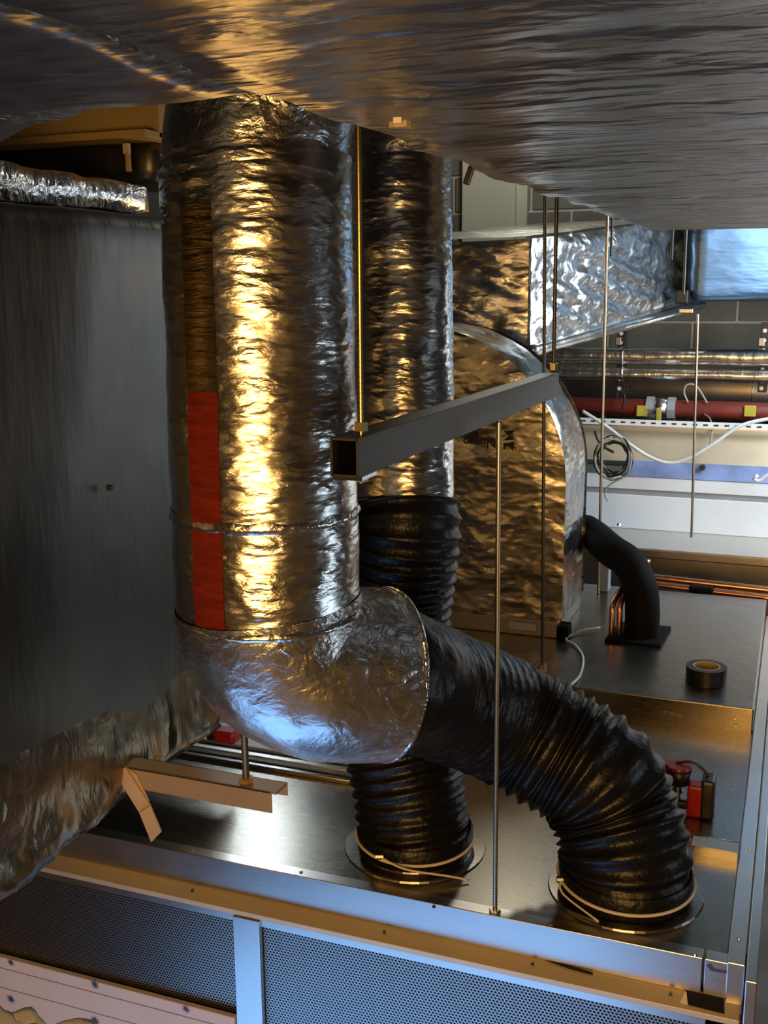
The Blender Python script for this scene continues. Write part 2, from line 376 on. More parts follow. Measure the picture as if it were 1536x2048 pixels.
# faint stamp on the step face
for k, (x, y) in enumerate(((1330, 1423), (1345, 1427), (1358, 1431))):
    c = ony(x, y, 3.0275); box('stamp', (c.x - 0.008, 3.0268, c.z - 0.004), (c.x + 0.008, 3.0285, c.z + 0.003), 'zinc_dull', ahu)
# spigot rings
CL, CR = onz(830, 1692, 0), onz(1250, 1778, 0)
for c in (CL, CR):
    MB().tube([c + Vector((0, 0, z)) for z in (0.0, 0.004, 0.005, 0.03)], lambda i, d: (0.160, 0.158, 0.130, 0.126)[i], 48).build('spigot', 'zinc_top', ahu, False)

# ------------------------------------------------------------------ overhead ducts
oh = thing('overhead_duct', 'wide grey foil-wrapped duct overhead spanning the top right and running away', 'duct', (0.4, 1.2, 1.39))
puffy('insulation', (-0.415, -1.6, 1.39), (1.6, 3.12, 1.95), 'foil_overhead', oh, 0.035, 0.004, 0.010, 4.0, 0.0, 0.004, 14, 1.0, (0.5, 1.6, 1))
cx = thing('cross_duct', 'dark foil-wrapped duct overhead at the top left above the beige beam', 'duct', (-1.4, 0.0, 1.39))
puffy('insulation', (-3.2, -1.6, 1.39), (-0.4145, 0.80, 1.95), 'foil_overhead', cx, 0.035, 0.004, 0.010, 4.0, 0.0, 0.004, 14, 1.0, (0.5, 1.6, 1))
MB().prism([onz(x, y, 1.385) for x, y in ((-60, 235), (0, 232), (120, 200), (190, 194), (165, 226), (120, 240), (70, 248), (40, 262), (0, 285), (-60, 300))], (0, 0, 0.004)).build('torn_flap', 'foil_crumpled', cx)
# second, lower run at the far right
lr = thing('far_branch_duct', 'foil branch duct with blue light tinted into it beyond the overhead duct at the far right', 'duct', (0.0, 5.2, 1.18))
pb = puffy('insulation', (0.0, 0.0, 1.165), (1.5, 0.5, 1.62), 'foil_branch_bluelit', None, 0.03, 0.03, 0.012, 5, 0, 0.004, 20, 2.0, (0.5, 0.5, 2))
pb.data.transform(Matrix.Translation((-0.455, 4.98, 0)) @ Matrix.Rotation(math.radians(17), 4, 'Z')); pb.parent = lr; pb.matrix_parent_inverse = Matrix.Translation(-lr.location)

# ------------------------------------------------------------------ left insulated box
lb = thing('insulated_box', 'tall dark foil-faced insulated box filling the left side', 'duct', (-1.7, 1.4, 0.2))
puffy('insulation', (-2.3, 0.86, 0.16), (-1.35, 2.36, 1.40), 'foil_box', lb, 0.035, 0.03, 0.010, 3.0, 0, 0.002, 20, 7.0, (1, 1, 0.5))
# crumpled lower skirt of the facing
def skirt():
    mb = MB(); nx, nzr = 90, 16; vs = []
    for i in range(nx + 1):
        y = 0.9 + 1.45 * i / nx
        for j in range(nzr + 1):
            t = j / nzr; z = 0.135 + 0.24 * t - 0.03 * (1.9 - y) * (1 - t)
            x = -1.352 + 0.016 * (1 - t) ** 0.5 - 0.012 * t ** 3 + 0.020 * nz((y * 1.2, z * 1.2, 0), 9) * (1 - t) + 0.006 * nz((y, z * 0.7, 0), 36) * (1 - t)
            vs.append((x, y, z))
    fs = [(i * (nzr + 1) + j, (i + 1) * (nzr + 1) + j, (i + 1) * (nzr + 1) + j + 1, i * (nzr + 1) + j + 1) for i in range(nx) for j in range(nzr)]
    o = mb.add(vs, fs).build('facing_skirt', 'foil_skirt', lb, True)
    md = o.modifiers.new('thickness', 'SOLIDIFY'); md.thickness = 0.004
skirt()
pk = onx(215, 975, -1.338); MB().cyl(pk, pk + Vector((0.012, 0, 0)), 0.006, 10).build('pin', 'black_plastic', lb)

# ------------------------------------------------------------------ upper-left pieces
fs_ = thing('foil_jacket', 'gold-lit crumpled foil jacket strip above the left foil box', 'insulation', (-1.75, 2.0, 1.3))
puffy('jacket', (-2.2, 0.9, 1.415), (-1.49, 2.335, 1.490), 'foil_crumpled', fs_, 0.03, 0.02, 0.01, 8, 0, 0.006, 30, 3)
p0, p1 = ony(0, 290, 2.35), ony(312, 365, 2.35)
dd = thing('small_dark_duct', 'small dark foil duct under the beige beam at upper left', 'duct', (-1.6, 2.5, 1.5))
puffy('insulation', (-2.6, 2.35, p1.z), (p1.x, 2.60, ony(150, 286, 2.35).z), 'foil_box', dd, 0.03, 0.03, 0.01, 6, 0, 0.004, 25, 4)
bm_ = thing('beige_beam', 'beige painted steel beam end at upper left under the cross duct', 'beam', (-1.6, 2.4, 1.6))
q0, q1 = ony(150, 284, 2.32), ony(305, 180, 2.32)
box('web', (-2.6, 2.34, q0.z), (q1.x, 2.40, q1.z + 0.12), 'beam_paint', bm_, 0.002)
box('flange', (-2.6, 2.28, q0.z - 0.004), (q1.x, 2.42, q0.z + 0.014), 'beam_paint', bm_, 0.002)
q2 = ony(248, 290, 2.30)
hk = thing('hanger_clip', 'small yellow hanger clip below the beige beam', 'clip', (q2.x, 2.31, q2.z - 0.06))
box('tab', (q2.x - 0.006, 2.303, q2.z - 0.02), (q2.x + 0.010, 2.312, q2.z + 0.004), 'tape_beige', hk)
MB().cyl((q2.x + 0.004, 2.308, q2.z - 0.06), (q2.x + 0.004, 2.308, q2.z - 0.018), 0.007, 10).build('stem', 'beam_paint', hk)

# ------------------------------------------------------------------ front insulated duct with lower elbow
D1T, D1B = Vector((-0.850, 1.640, 1.425)), Vector((-0.825, 1.590, 0.775))
d1 = thing('insulated_duct', 'thick foil-wrapped round duct with red reflection stripe, nearest, ending in an elbow', 'duct', (-0.83, 1.6, 0.4))
def skin(amp, fine, s1=7, s2=30, st=(1, 1, 1.4), off=0.0):
    def f(p, n, d, a):
        q = Vector((p.x * st[0], p.y * st[1], p.z * st[2])); return amp * nz(q, s1, off) + fine * nz(q, s2, off + 2)
    return f
P = even(catmull([D1T + Vector((0.001, 0, 0.02)), D1T.lerp(D1B, 0.5), D1B, Vector((-0.823, 1.588, 0.69))], 0.01), 0.011)
SL1 = P
MB().tube(P, lambda i, d: 0.157, 72, False, skin(0.0035, 0.0008)).build('sleeve', 'foil_duct', d1, True)
E1 = catmull([(-0.823, 1.588, 0.72), (-0.819, 1.592, 0.668), (-0.797, 1.612, 0.612), (-0.742, 1.657, 0.572), (-0.668, 1.735, 0.550)], 0.01)
E1 = even(E1, 0.011)
MB().tube(E1, lambda i, d: 0.161 - 0.004 * (i / len(E1)), 72, False, skin(0.005, 0.002, 8, 26, (1, 1, 1))).build('elbow', 'foil_elbow', d1, True)
n_ = len(E1)
tq = (E1[-1] - E1[-3]).normalized()
MB().torus(E1[-1], tq, 0.154, 0.006, 64, 8).build('end_ring', 'foil_crumpled', d1, True)
# upper elbow turning into the overhead duct
E2 = even(catmull([(-0.851, 1.642, 1.40), (-0.850, 1.645, 1.47), (-0.820, 1.655, 1.58), (-0.730, 1.665, 1.665), (-0.60, 1.670, 1.70), (-0.40, 1.67, 1.70)], 0.01), 0.014)
MB().tube(E2, lambda i, d: 0.151, 64, False, skin(0.007, 0.003, 8, 24, (1, 1, 1), 4)).build('upper_elbow', 'foil_elbow', d1, True)
MB().torus((-0.85, 1.64, 1.428), (0, 0.02, 1), 0.153, 0.0045, 64, 8).build('seam_band', 'black_tape', d1, True)
# taped joints, wrinkled tape line and strips painted as red and tan reflections
def band(zc, hgt, r, wob, name, mat):
    mb = MB(); vs = []; n = 80
    ax = D1T.lerp(D1B, (D1T.z - zc) / (D1T.z - D1B.z))
    for i in range(n):
        a = 2 * math.pi * i / n; e = Vector((math.cos(a), math.sin(a), 0))
        for k in range(4):
            z = zc + hgt * (k / 3 - 0.5) + wob * nz((e.x, e.y, 0), 4, k)
            vs.append(Vector((ax.x, ax.y, z)) + e * (r + (0.0035 if k in (1, 2) else 0.0) + 0.0025 * nz((e.x * 3, e.y * 3, z * 9), 5)))
    fs = [(i * 4 + k, ((i + 1) % n) * 4 + k, ((i + 1) % n) * 4 + k + 1, i * 4 + k + 1) for i in range(n) for k in range(3)]
    return mb.add(vs, fs).build(name, mat, d1, True)
band(0.872, 0.018, 0.158, 0.006, 'tape_band', 'foil_crumpled')
band(0.700, 0.012, 0.159, 0.003, 'tape_band', 'foil_crumpled')
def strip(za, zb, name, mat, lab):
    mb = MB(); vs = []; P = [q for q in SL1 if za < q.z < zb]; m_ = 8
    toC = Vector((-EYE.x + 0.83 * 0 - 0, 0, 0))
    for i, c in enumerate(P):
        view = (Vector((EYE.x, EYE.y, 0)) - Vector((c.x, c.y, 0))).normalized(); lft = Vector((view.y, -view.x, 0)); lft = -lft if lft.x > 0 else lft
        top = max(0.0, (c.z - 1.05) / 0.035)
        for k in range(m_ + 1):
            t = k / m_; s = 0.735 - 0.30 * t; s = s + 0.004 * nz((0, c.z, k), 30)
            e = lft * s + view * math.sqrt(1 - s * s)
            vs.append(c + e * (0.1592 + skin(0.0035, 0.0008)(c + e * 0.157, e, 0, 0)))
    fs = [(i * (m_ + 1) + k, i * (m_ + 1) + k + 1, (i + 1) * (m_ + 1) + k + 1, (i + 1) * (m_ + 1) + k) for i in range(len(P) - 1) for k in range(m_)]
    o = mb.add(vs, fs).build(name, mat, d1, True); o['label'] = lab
strip(0.688, 1.085, 'red_reflection_strip', 'red_reflection', 'red reflection painted as a stripe')
strip(1.075, 1.372, 'tan_reflection_strip', 'tan_reflection', 'tan reflection painted as a stripe above the red')

# ------------------------------------------------------------------ rear insulated duct
d2 = thing('insulated_duct', 'slimmer foil-wrapped round duct behind the strut, sleeved over black flexible duct', 'duct', (-0.8, 2.2, 0.7))
Q2T, Q2B = Vector((-0.862, 2.36, 1.50)), Vector((-0.795, 2.185, 0.755))
P2 = even(catmull([Q2T, Q2T.lerp(Q2B, 0.5) + Vector((0, 0.01, 0)), Q2B], 0.01), 0.012)
MB().tube(P2, lambda i, d: 0.114, 56, False, skin(0.005, 0.0014, 8, 26, (1, 1, 1.3), 9)).build('sleeve', 'foil_duct', d2, True)
E3 = even(catmull([(-0.863, 2.362, 1.49), (-0.855, 2.37, 1.56), (-0.80, 2.375, 1.635), (-0.69, 2.38, 1.675), (-0.40, 2.38, 1.68)], 0.01), 0.014)
MB().tube(E3, lambda i, d: 0.112, 48, False, skin(0.008, 0.003, 8, 24, (1, 1, 1), 14)).build('upper_elbow', 'foil_elbow', d2, True)
ax2 = (P2[-1] - P2[-4]).normalized()
MB().torus(P2[-1] + ax2 * 0.012, ax2 + Vector((0.02, 0.05, 0)), 0.124, 0.0035, 56, 8).build('cable_tie', 'white_cable', d2, True)
MB().torus(P2[-1] + ax2 * 0.002, ax2, 0.119, 0.004, 56, 8).build('end_band', 'black_tape', d2, True)

# ------------------------------------------------------------------ black flexible ducts
def flex(name, label, P, r, amp, pitch, base, loc, tail, mat='black_flex'):
    t = thing(name, label, 'flexible duct', loc, 'black flexible ducts')
    Q = even(catmull(P, 0.004), pitch / 8.0); n = len(Q)
    tot = sum((Q[i] - Q[i - 1]).length for i in range(1, n))
    def rad(i, d):
        ph = (d / pitch) % 1.0; s = 1 - abs(2 * ph - 1); return r + amp(d / tot) * (s ** 1.6 - 0.4)
    def dsp(p, nn, d, a):
        return 0.0022 * nz(p, 26) + 0.0045 * nz(p, 45) * (1 - min(1, amp(d / tot) / 0.008))
    MB().tube(Q, rad, 72, False, dsp).build('hose', mat, t, True)
    MB().tube([base + Vector((0, 0, z)) for z in (0.006, 0.012, 0.05, 0.056)], lambda i, d: (r + 0.003, r + 0.006, r + 0.006, r + 0.002)[i], 56, False).build('cuff', mat, t, True)
    ct = MB().torus(base + Vector((0, 0, 0.034)), (0.03, -0.05, 1), r + 0.008, 0.0035, 56, 8).build('cable_tie', 'label_paper', t, True)
    h, q = tail
    MB().cyl(h - Vector((0.008, 0.003, 0)), h + Vector((0.008, 0.003, 0)), 0.007, 8).build('tie_lock', 'zinc_dull', ct)
    MB().tube(catmull([h] + q, 0.01), 0.0024, 8).build('tie_tail', 'label_paper', ct, True)
    return t
R_ = 0.125
flex('flexible_duct', 'black ribbed flexible duct dropping straight to the left spigot', [(-0.797, 2.19, 0.78), (-0.79, 2.17, 0.70), (-0.812, 2.168, 0.50), (-0.805, 2.150, 0.30), CL + Vector((-0.018, 0.012, 0.12)), CL + Vector((0, 0, 0.012))],
     R_, lambda t: 0.0085, 0.029, CL, CL, (CL + Vector((-0.036, -0.130, 0.036)), [CL + Vector((0.03, -0.146, 0.028)), onz(895, 1752, 0.016), onz(938, 1760, 0.006)]))
flex('flexible_duct', 'black flexible duct slanting from the foil elbow and fanning down to the right spigot',
     [(-0.70, 1.695, 0.560), (-0.662, 1.742, 0.538), (-0.650, 1.920, 0.455), (-0.548, 2.088, 0.345), (-0.440, 2.120, 0.282), (-0.345, 2.118, 0.232), CR + Vector((-0.038, 0.030, 0.170)), CR + Vector((-0.006, 0.006, 0.095)), CR + Vector((0, 0, 0.012))],
     0.132, lambda t: 0.0022 + 0.0120 * min(1.0, max(0.0, (t - 0.50) / 0.10)) * (1.0 if t < 0.955 else 0.3), 0.029, CR, CR, (CR + Vector((-0.122, -0.070, 0.036)), [CR + Vector((-0.112, -0.098, 0.022)), onz(1197, 1843, 0.005)]))

# ------------------------------------------------------------------ strut hanger, rods
ZS = 1.040
st = thing('strut_channel', 'grey steel strut channel hung level in front of the rear duct', 'strut', (-0.56, 1.9, 0.985))
def channel(t, a, b, wd, hg, mat, th=0.0035, lip=0.010):
    a, b = Vector(a), Vector(b); d = (b - a); s = Vector((d.y, -d.x, 0)).normalized() * (wd / 2); u = Vector((0, 0, hg))
    def wall(name, p, q, r_, s_): MB().hexa([p, q, q + r_, p + r_, p + s_, q + s_, q + r_ + s_, p + r_ + s_]).build(name, mat, t)
    n = s.normalized() * th; z = Vector((0, 0, th))
    wall('side', a - s, b - s, n, u); wall('side', a + s - n, b + s - n, n, u)
    wall('top_plate', a - s + u - z, b - s + u - z, s * 2, z); wall('bottom_plate', a - s, b - s, s * 2, z)
A, B = Vector((-0.570, 1.335, 0.986)), Vector((-0.547, 2.53, 0.985))
channel(st, A, B, 0.042, 0.054, 'strut_steel')
box('end_plate', (A.x - 0.022, 1.345, 0.980), (A.x + 0.022, 1.40, 0.9855), 'chrome', st)
rx = at(706, 905, 1.42)
rod('bright threaded hanger rod nearest, through the open end of the strut', (-0.560, 1.372, 0.972), (-0.5785, 1.431, 2.70), 0.0045, nuts=((0.046, 0.006), (0.004, 0.004)), mat='brass')
rod('short dark hanger rod holding the far end of the strut', ony(1107, 742, 2.505), Vector((ony(1107, 742, 2.505).x - 0.01, 2.505, 2.70)), 0.005, nuts=((0.006, 0.008),), mat='strut_steel')
b1 = onz(1085, 1352, 0.07); t1 = ony(1090, 400, b1.y)
t1 = b1.lerp(t1, (2.7 - b1.z) / (t1.z - b1.z))
rod('dark threaded rod standing on the rear cover left of the strut end', b1, t1, 0.0055, nuts=((0.01, 0.012),), mat='strut_steel')
b1 = onz(990, 1824, 0.0); t1 = ony(998, 842, b1.y - 0.02)
rod('long pale threaded rod standing between the two spigots', b1, t1, 0.0052, nuts=((0.004, 0.004),))
b1 = ony(1198, 1132, 4.05); t1 = ony(1214, 468, 4.05); b1, t1 = b1.lerp(t1, (0.07 - b1.z) / (t1.z - b1.z)), b1.lerp(t1, (2.7 - b1.z) / (t1.z - b1.z))
rod('thin threaded rod passing behind the black pipe bend', b1, t1, 0.006)
b1 = ony(1383, 1075, 4.72); t1 = ony(1396, 628, 4.72)
rod('thin bare rod in front of the white panel', b1, t1, 0.006)
for x0, y0, y1, lb_ in ((1222, 478, 512, 'left'), (1343, 490, 520, 'middle'), (1367, 492, 590, 'right')):
    rod('short dark hanger stub under the overhead duct, %s of three' % lb_, ony(x0, y1, 4.4), Vector((ony(x0 + 1, y0, 4.4).x, 4.4, 2.7)), 0.006, mat='strut_steel')

# ------------------------------------------------------------------ trapeze bracket under the left box
kb = ony(240, 1520, 1.88)
KX0, KX1 = kb.x - 0.02, ony(560, 1545, 1.88).x
br = thing('support_bracket', 'galvanised support bracket with warm light in its colour under the corner of the left foil box', 'bracket', ((KX0 + KX1) / 2, 1.9, 0.15))
zt = ony(400, 1560, 1.86).z
MB().prism([(KX0, 1.86, zt), (KX1, 1.86, zt), (KX1, 1.915, zt), (KX0, 1.915, zt)], (0, 0, -0.004)).build('top_flange', 'strut_warmlit', br, bevel=0.001)
MB().prism([(KX0 + 0.02, 1.86, zt), (KX1 - 0.012, 1.86, zt), (KX1 - 0.012, 1.86, zt - 0.048), (KX0 + 0.02, 1.86, zt - 0.048)], (0, 0.004, 0)).build('front_flange', 'strut_warmlit', br, bevel=0.001)
MB().prism([(KX0 + 0.02, 1.911, zt), (KX1, 1.911, zt), (KX1, 1.911, zt - 0.030), (KX0 + 0.02, 1.911, zt - 0.030)], (0, 0.004, 0)).build('rear_flange', 'strut_warmlit', br, bevel=0.001)
rp = ony(492, 1540, 1.888)
MB().cyl((rp.x, 1.888, zt), (rp.x, 1.888, zt + 0.010), 0.016, 6).build('nut', 'strut_warmlit', br)
rod('stubby sleeved rod rising from the support bracket behind the elbow', (rp.x, 1.888, zt - 0.03), (rp.x - 0.004, 1.888, zt + 0.42), 0.0085, name='hanger_rod', mat='rod_steel')
def slab(name, pts, Y, th, mat, parent):
    MB().prism([ony(x, y, Y) for x, y in pts], (0, th, 0)).build(name, mat, parent, bevel=0.001)
cs = thing('cardboard_strip', 'folded tan cardboard strip hanging from the support bracket', 'cardboard', ony(270, 1680, 1.85))
slab('strip_upper', ((228, 1545), (250, 1535), (300, 1612), (278, 1626)), 1.852, 0.006, 'card', cs)
slab('strip_lower', ((278, 1626), (300, 1612), (322, 1664), (302, 1685)), 1.846, 0.005, 'card', cs)
slab('strip_back', ((248, 1532), (272, 1548), (298, 1602), (282, 1612)), 1.857, 0.003, 'card', cs)
slab('strip_end', ((205, 1548), (222, 1536), (246, 1562), (238, 1572), (210, 1572)), 1.854, 0.012, 'card', cs)
rb = onz(455, 1478, 0.018)
rt_ = thing('red_gadget', 'small dark red and black gadget on the unit under the elbow', 'tool', rb)
MB().box((rb.x - 0.035, rb.y - 0.02, 0.011), (rb.x + 0.03, rb.y + 0.03, 0.045)).build('body', 'red_plastic', rt_, bevel=0.008)
MB().box((rb.x - 0.06, rb.y - 0.015, 0.011), (rb.x - 0.03, rb.y + 0.025, 0.052)).build('cap', 'black_plastic', rt_, bevel=0.006)

# ------------------------------------------------------------------ round-backed foil elbow on the rear cover
Z0 = 0.07
de = thing('round_backed_duct', 'foil-wrapped duct elbow with rounded back standing on a flat frame', 'duct', (-1.0, 3.65, Z0))
def profile(R, xc=-1.2, zc=0.60, zb=0.128):
    pts = [(xc + R, zb + (zc - zb) * k / 8) for k in range(8)]
    pts += [(xc + R * math.cos(a), zc + R * math.sin(a)) for a in [math.radians(d) for d in range(0, 106, 3)]]
    return pts
def drum():
    y0, y1 = 3.47, 3.86; pr = profile(0.51); ny = 12
    # outer wrap
    vs, fs = [], []
    for j in range(ny + 1):
        y = y0 + (y1 - y0) * j / ny; e = min(1.0, min(j, ny - j) / 1.5)
        for (x, z) in pr:
            n = Vector((x + 1.2, 0, max(0, z - 0.6))).normalized()
            k = -0.014 * (1 - e) + 0.010 * nz((x, y * 1.5, z), 7) + 0.004 * nz((x, y, z), 28)
            vs.append(Vector((x, y, z)) + n * k)
    m_ = len(pr); fs = [(j * m_ + i, j * m_ + i + 1, (j + 1) * m_ + i + 1, (j + 1) * m_ + i) for j in range(ny) for i in range(m_ - 1)]
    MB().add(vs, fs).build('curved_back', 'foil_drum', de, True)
    # cheek: polar grid from the edge inwards
    for nm, y, s, mat in (('cheek', y0, -1, 'foil_drum'), ('rear_cheek', y1, 1, 'foil_drum')):
        vs = []; rings = 14
        for r in range(rings + 1):
            t = r / rings
            for (x, z) in pr:
                xx = x + (-1.75 - x) * t; zz = z
                q = Vector((xx, y, zz)); d = 0.006 * nz((xx + zz * 0.6, 0, zz - xx * 0.5), 10, 2) * min(1, t * 6) + 0.008 * nz(((xx * 0.5 - zz) * 1.0, 0, zz * 2 + xx * 0.6), 7, 5) * min(1, t * 6)
                vs.append(q + Vector((0, s * (min(0.014, t * 0.1) + d), 0)))
        fs = [(r * m_ + i, r * m_ + i + 1, (r + 1) * m_ + i + 1, (r + 1) * m_ + i) for r in range(rings) for i in range(m_ - 1)]
        MB().add(vs, fs).build(nm, mat, de, True)
drum()
box('base_frame', (-1.75, 3.455, Z0), (-0.700, 3.86, Z0 + 0.058), 'zinc_dull', de, 0.004)
box('foot_block', (-0.705, 3.452, Z0), (-0.665, 3.52, Z0 + 0.045), 'black_rubber', de, 0.004)
la, lb2 = ony(1018, 1243, 3.452), ony(1072, 1262, 3.452)
box('frame_label', (la.x, 3.451, lb2.z), (lb2.x, 3.455, la.z), 'label_paper', de)
def lettering(txt, x, y, Y, size, mat, rotz=180, shear=0.0, parent=de):
    cu = bpy.data.curves.new('lettering', 'FONT'); cu.body = txt; cu.size = size; cu.extrude = 0.0006; cu.shear = shear; cu.offset = 0.0006
    o = bpy.data.objects.new('lettering', cu); COL.objects.link(o); cu.materials.append(MATS[mat])
    o.parent = parent; o.matrix_parent_inverse = Matrix.Translation(-parent.location)
    o.location = ony(x, y, Y); o.rotation_euler = (math.radians(90), math.radians(rotz), 0)
    me = bpy.data.meshes.new_from_object(o.evaluated_get(bpy.context.evaluated_depsgraph_get()))
    n = bpy.data.objects.new('lettering', me); COL.objects.link(n); n.parent = parent; n.matrix_parent_inverse = o.matrix_parent_inverse
    n.location = o.location; n.rotation_euler = o.rotation_euler; n['label'] = 'dark printed lettering'
    bpy.data.objects.remove(o); n.name = 'lettering'; return n
lettering('Norgo', 992, 878, 3.434, 0.042, 'ink')
lettering('Rock', 1014, 824, 3.434, 0.036, 'ink', shear=0.35)
YP = 3.436
for poly in (((1007, 862), (1030, 862), (1020, 870), (1027, 880), (1005, 881), (1018, 872)), ((1006, 886), (1028, 885), (1026, 903), (1018, 892), (1013, 892), (1008, 900))):
    MB().prism([ony(x, y, YP) for x, y in poly], (0, 0.001, 0)).build('logo_mark', 'ink', de)
gl = ony(962, 1142, YP)
MB().torus(gl, (0, 1, 0), 0.011, 0.0015, 20, 6).build('round_stamp', 'ink', de)

# ------------------------------------------------------------------ far foil duct
fd = thing('far_duct', 'wrinkled bright foil duct in the background above the pipes', 'duct', (-1.2, 4.6, 1.0))
def fdmesh():
    near = [(-1.9, 4.22, 1.06), (-1.005, 4.22, 1.00), (-1.005, 4.22, 1.42), (-1.9, 4.22, 1.40)]
    far = [(-1.6, 5.50, 1.16), (-0.455, 5.35, 1.165), (-0.455, 5.35, 1.55), (-1.6, 5.50, 1.5)]
    near = [Vector(q) for q in near]; far = [Vector(q) for q in far]; mb = MB()
    def quad(a, b, c, d, nu, nv, name, rag=0.0, off=0.0):
        nrm = (b - a).cross(d - a).normalized(); vs = []
        for i in range(nu + 1):
            for j in range(nv + 1):
                s, t = i / nu, j / nv; p = a.lerp(b, s).lerp(d.lerp(c, s), t)
                e = min(1, 8 * min(s, 1 - s, t, 1 - t) + 0.3)
                fan = nz((s * 1.4 + t * 1.2, t * 0.35 - s * 0.2, off), 7)
                vs.append(p + nrm * (0.02 * math.sqrt(e) + (0.022 * fan + 0.010 * nz(p, 17, off)) * e))
        mb.add(vs, [(i * (nv + 1) + j, (i + 1) * (nv + 1) + j, (i + 1) * (nv + 1) + j + 1, i * (nv + 1) + j + 1) for i in range(nu) for j in range(nv)])
    quad(near[0], near[1], near[2], near[3], 40, 22, 'f', off=1)
    quad(near[1], far[1], far[2], near[2], 60, 22, 's', off=4)
    quad(near[0], far[0], far[1], near[1], 30, 30, 'b', off=7)
    quad(near[3], near[2], far[2], far[3], 10, 10, 't', off=9)
    mb.build('insulation', 'foil_far', fd, True)
    P = even([near[1] + Vector((0.01, -0.01, -0.012)), far[1] + Vector((0.01, -0.01, -0.012))], 0.03)
    MB().tube(P, lambda i, d: 0.024 + 0.004 * nz((d, 0, 0), 9), 20, True).build('edge_roll', 'foil_pipe', fd, True)
fdmesh()
cl = ony(1365, 594, 5.0)
ck = thing('pipe_clamp', 'black clamp under the far foil duct beside its hanger stub', 'clamp', cl - Vector((0, 0, 0.04)))
MB().box((cl.x - 0.028, 4.97, cl.z - 0.03), (cl.x + 0.028, 5.03, cl.z + 0.03)).build('body', 'black_plastic', ck, bevel=0.008)
MB().box((cl.x - 0.01, 4.98, cl.z - 0.07), (cl.x + 0.05, 5.0, cl.z - 0.05)).build('tongue', 'zinc_rim', ck, bevel=0.003)

# ------------------------------------------------------------------ rear unit with white front, film and tray
ru = thing('rear_unit', 'low white-fronted unit with blue film standing beyond the galvanised unit', 'air handler', (-0.5, 5.0, FZ))
box('base', (-2.0, 4.66, FZ), (1.2, 5.7, 0.10), 'zinc_dull', ru)
box('ledge', (-2.0, 4.62, 0.085), (1.2, 5.02, 0.125), 'zinc_rim', ru, 0.006)
box('white_panel', (-2.0, 5.0, 0.125), (1.2, 5.05, 0.285), 'white_paint', ru, 0.003)
box('groove', (-2.0, 5.012, 0.285), (1.2, 5.05, 0.312), 'grey_plastic', ru, 0.002)
box('white_panel', (-2.0, 5.004, 0.312), (1.2, 5.05, 0.372), 'white_paint', ru, 0.003)
MB().hexa([(-0.72, 5.0, 0.374), (1.2, 5.0, 0.374), (1.2, 5.05, 0.374), (-0.72, 5.05, 0.374), (-0.72, 5.02, 0.445), (1.2, 5.02, 0.445), (1.2, 5.06, 0.445), (-0.72, 5.06, 0.445)]).build('blue_film', 'blue_film', ru)
MB().hexa([(-2.0, 5.022, 0.44), (1.2, 5.022, 0.44), (1.2, 5.10, 0.44), (-2.0, 5.10, 0.44), (-2.0, 5.09, 0.60), (1.2, 5.09, 0.60), (1.2, 5.14, 0.60), (-2.0, 5.14, 0.60)]).build('upper_panel', 'zinc_ledge', ru)
k0 = ony(1405, 935, 5.0)
MB().cyl((k0.x, 4.99, k0.z), (k0.x, 5.03, k0.z), 0.013, 12).build('knob', 'black_plastic', ru)
screw(ony(1238, 1050, 4.62), s=2.5, parent=ru)
tr = thing('slotted_tray_rail', 'white slotted rail below the red pipe', 'rail', (-0.5, 5.03, 0.605))
tw = box('web', (-2.0, 5.03, 0.606), (1.2, 5.036, 0.634), 'white_paint', tr)
box('lip', (-2.0, 5.03, 0.600), (1.2, 5.06, 0.606), 'zinc_rim', tr)
for i in range(30):
    x = -0.98 + i * 0.046; box('slot', (x, 5.0285, 0.617), (x + 0.020, 5.0305, 0.624), 'black_plastic', tw)
# round galvanised duct behind, pipes
gd = thing('round_duct', 'plain galvanised round duct behind the pipes along the block wall', 'duct', (-0.5, 5.72, 0.6))
MB().cyl((-2.4, 5.74, 0.72), (2.0, 5.74, 0.72), 0.145, 40).build('shell', 'zinc_dull', gd, True)
for x in (-0.86, -0.2, 0.5): MB().torus((x, 5.74, 0.72), (1, 0, 0), 0.1465, 0.004, 40, 6).build('joint_bead', 'zinc_rim', gd, True)
def lag(label, z, r, Y):
    t = thing('lagged_pipe', label, 'pipe', (-0.4, Y, z), 'foil-lagged pipes along the back wall')
    n = 90; P = [Vector((-2.2 + 3.9 * i / n, Y, z)) for i in range(n + 1)]
    MB().tube(P, lambda i, d: r, 24, True, lambda p, nn, d, a: 0.0035 * nz((p.x * 1.3, a, z), 3) + 0.003 * nz(p, 30)).build('lagging', 'foil_pipe', t, True)
    for x in (-0.80, -0.06): MB().torus((x, Y, z), (1, 0, 0), r + 0.002, 0.006, 24, 6).build('band', 'foil_crumpled', t, True)
lag('upper of two shiny foil-lagged pipes on the back wall', 0.905, 0.040, 5.36)
lag('lower of two shiny foil-lagged pipes on the back wall', 0.818, 0.031, 5.36)
rpz = ony(1300, 818, 5.25).z
rdp = thing('red_pipe', 'red painted steel pipe running below the foil-lagged pipes', 'pipe', (-0.4, 5.3, rpz))
MB().cyl((-2.2, 5.29, rpz), (1.6, 5.29, rpz), 0.043, 24).build('tube', 'red_paint', rdp, True)
xv = ony(1320, 825, 5.25).x
vl = thing('ball_valve', 'grey ball valve with yellow lever on the red pipe', 'valve', (xv, 5.26, rpz - 0.16))
for dx in (-0.050, 0.050): MB().cyl((xv + dx - 0.018, 5.29, rpz), (xv + dx + 0.018, 5.29, rpz), 0.056, 8).build('union_nut', 'grey_plastic', vl)
MB().cyl((xv - 0.036, 5.29, rpz), (xv + 0.036, 5.29, rpz), 0.05, 16).build('body', 'zinc_rim', vl, True)
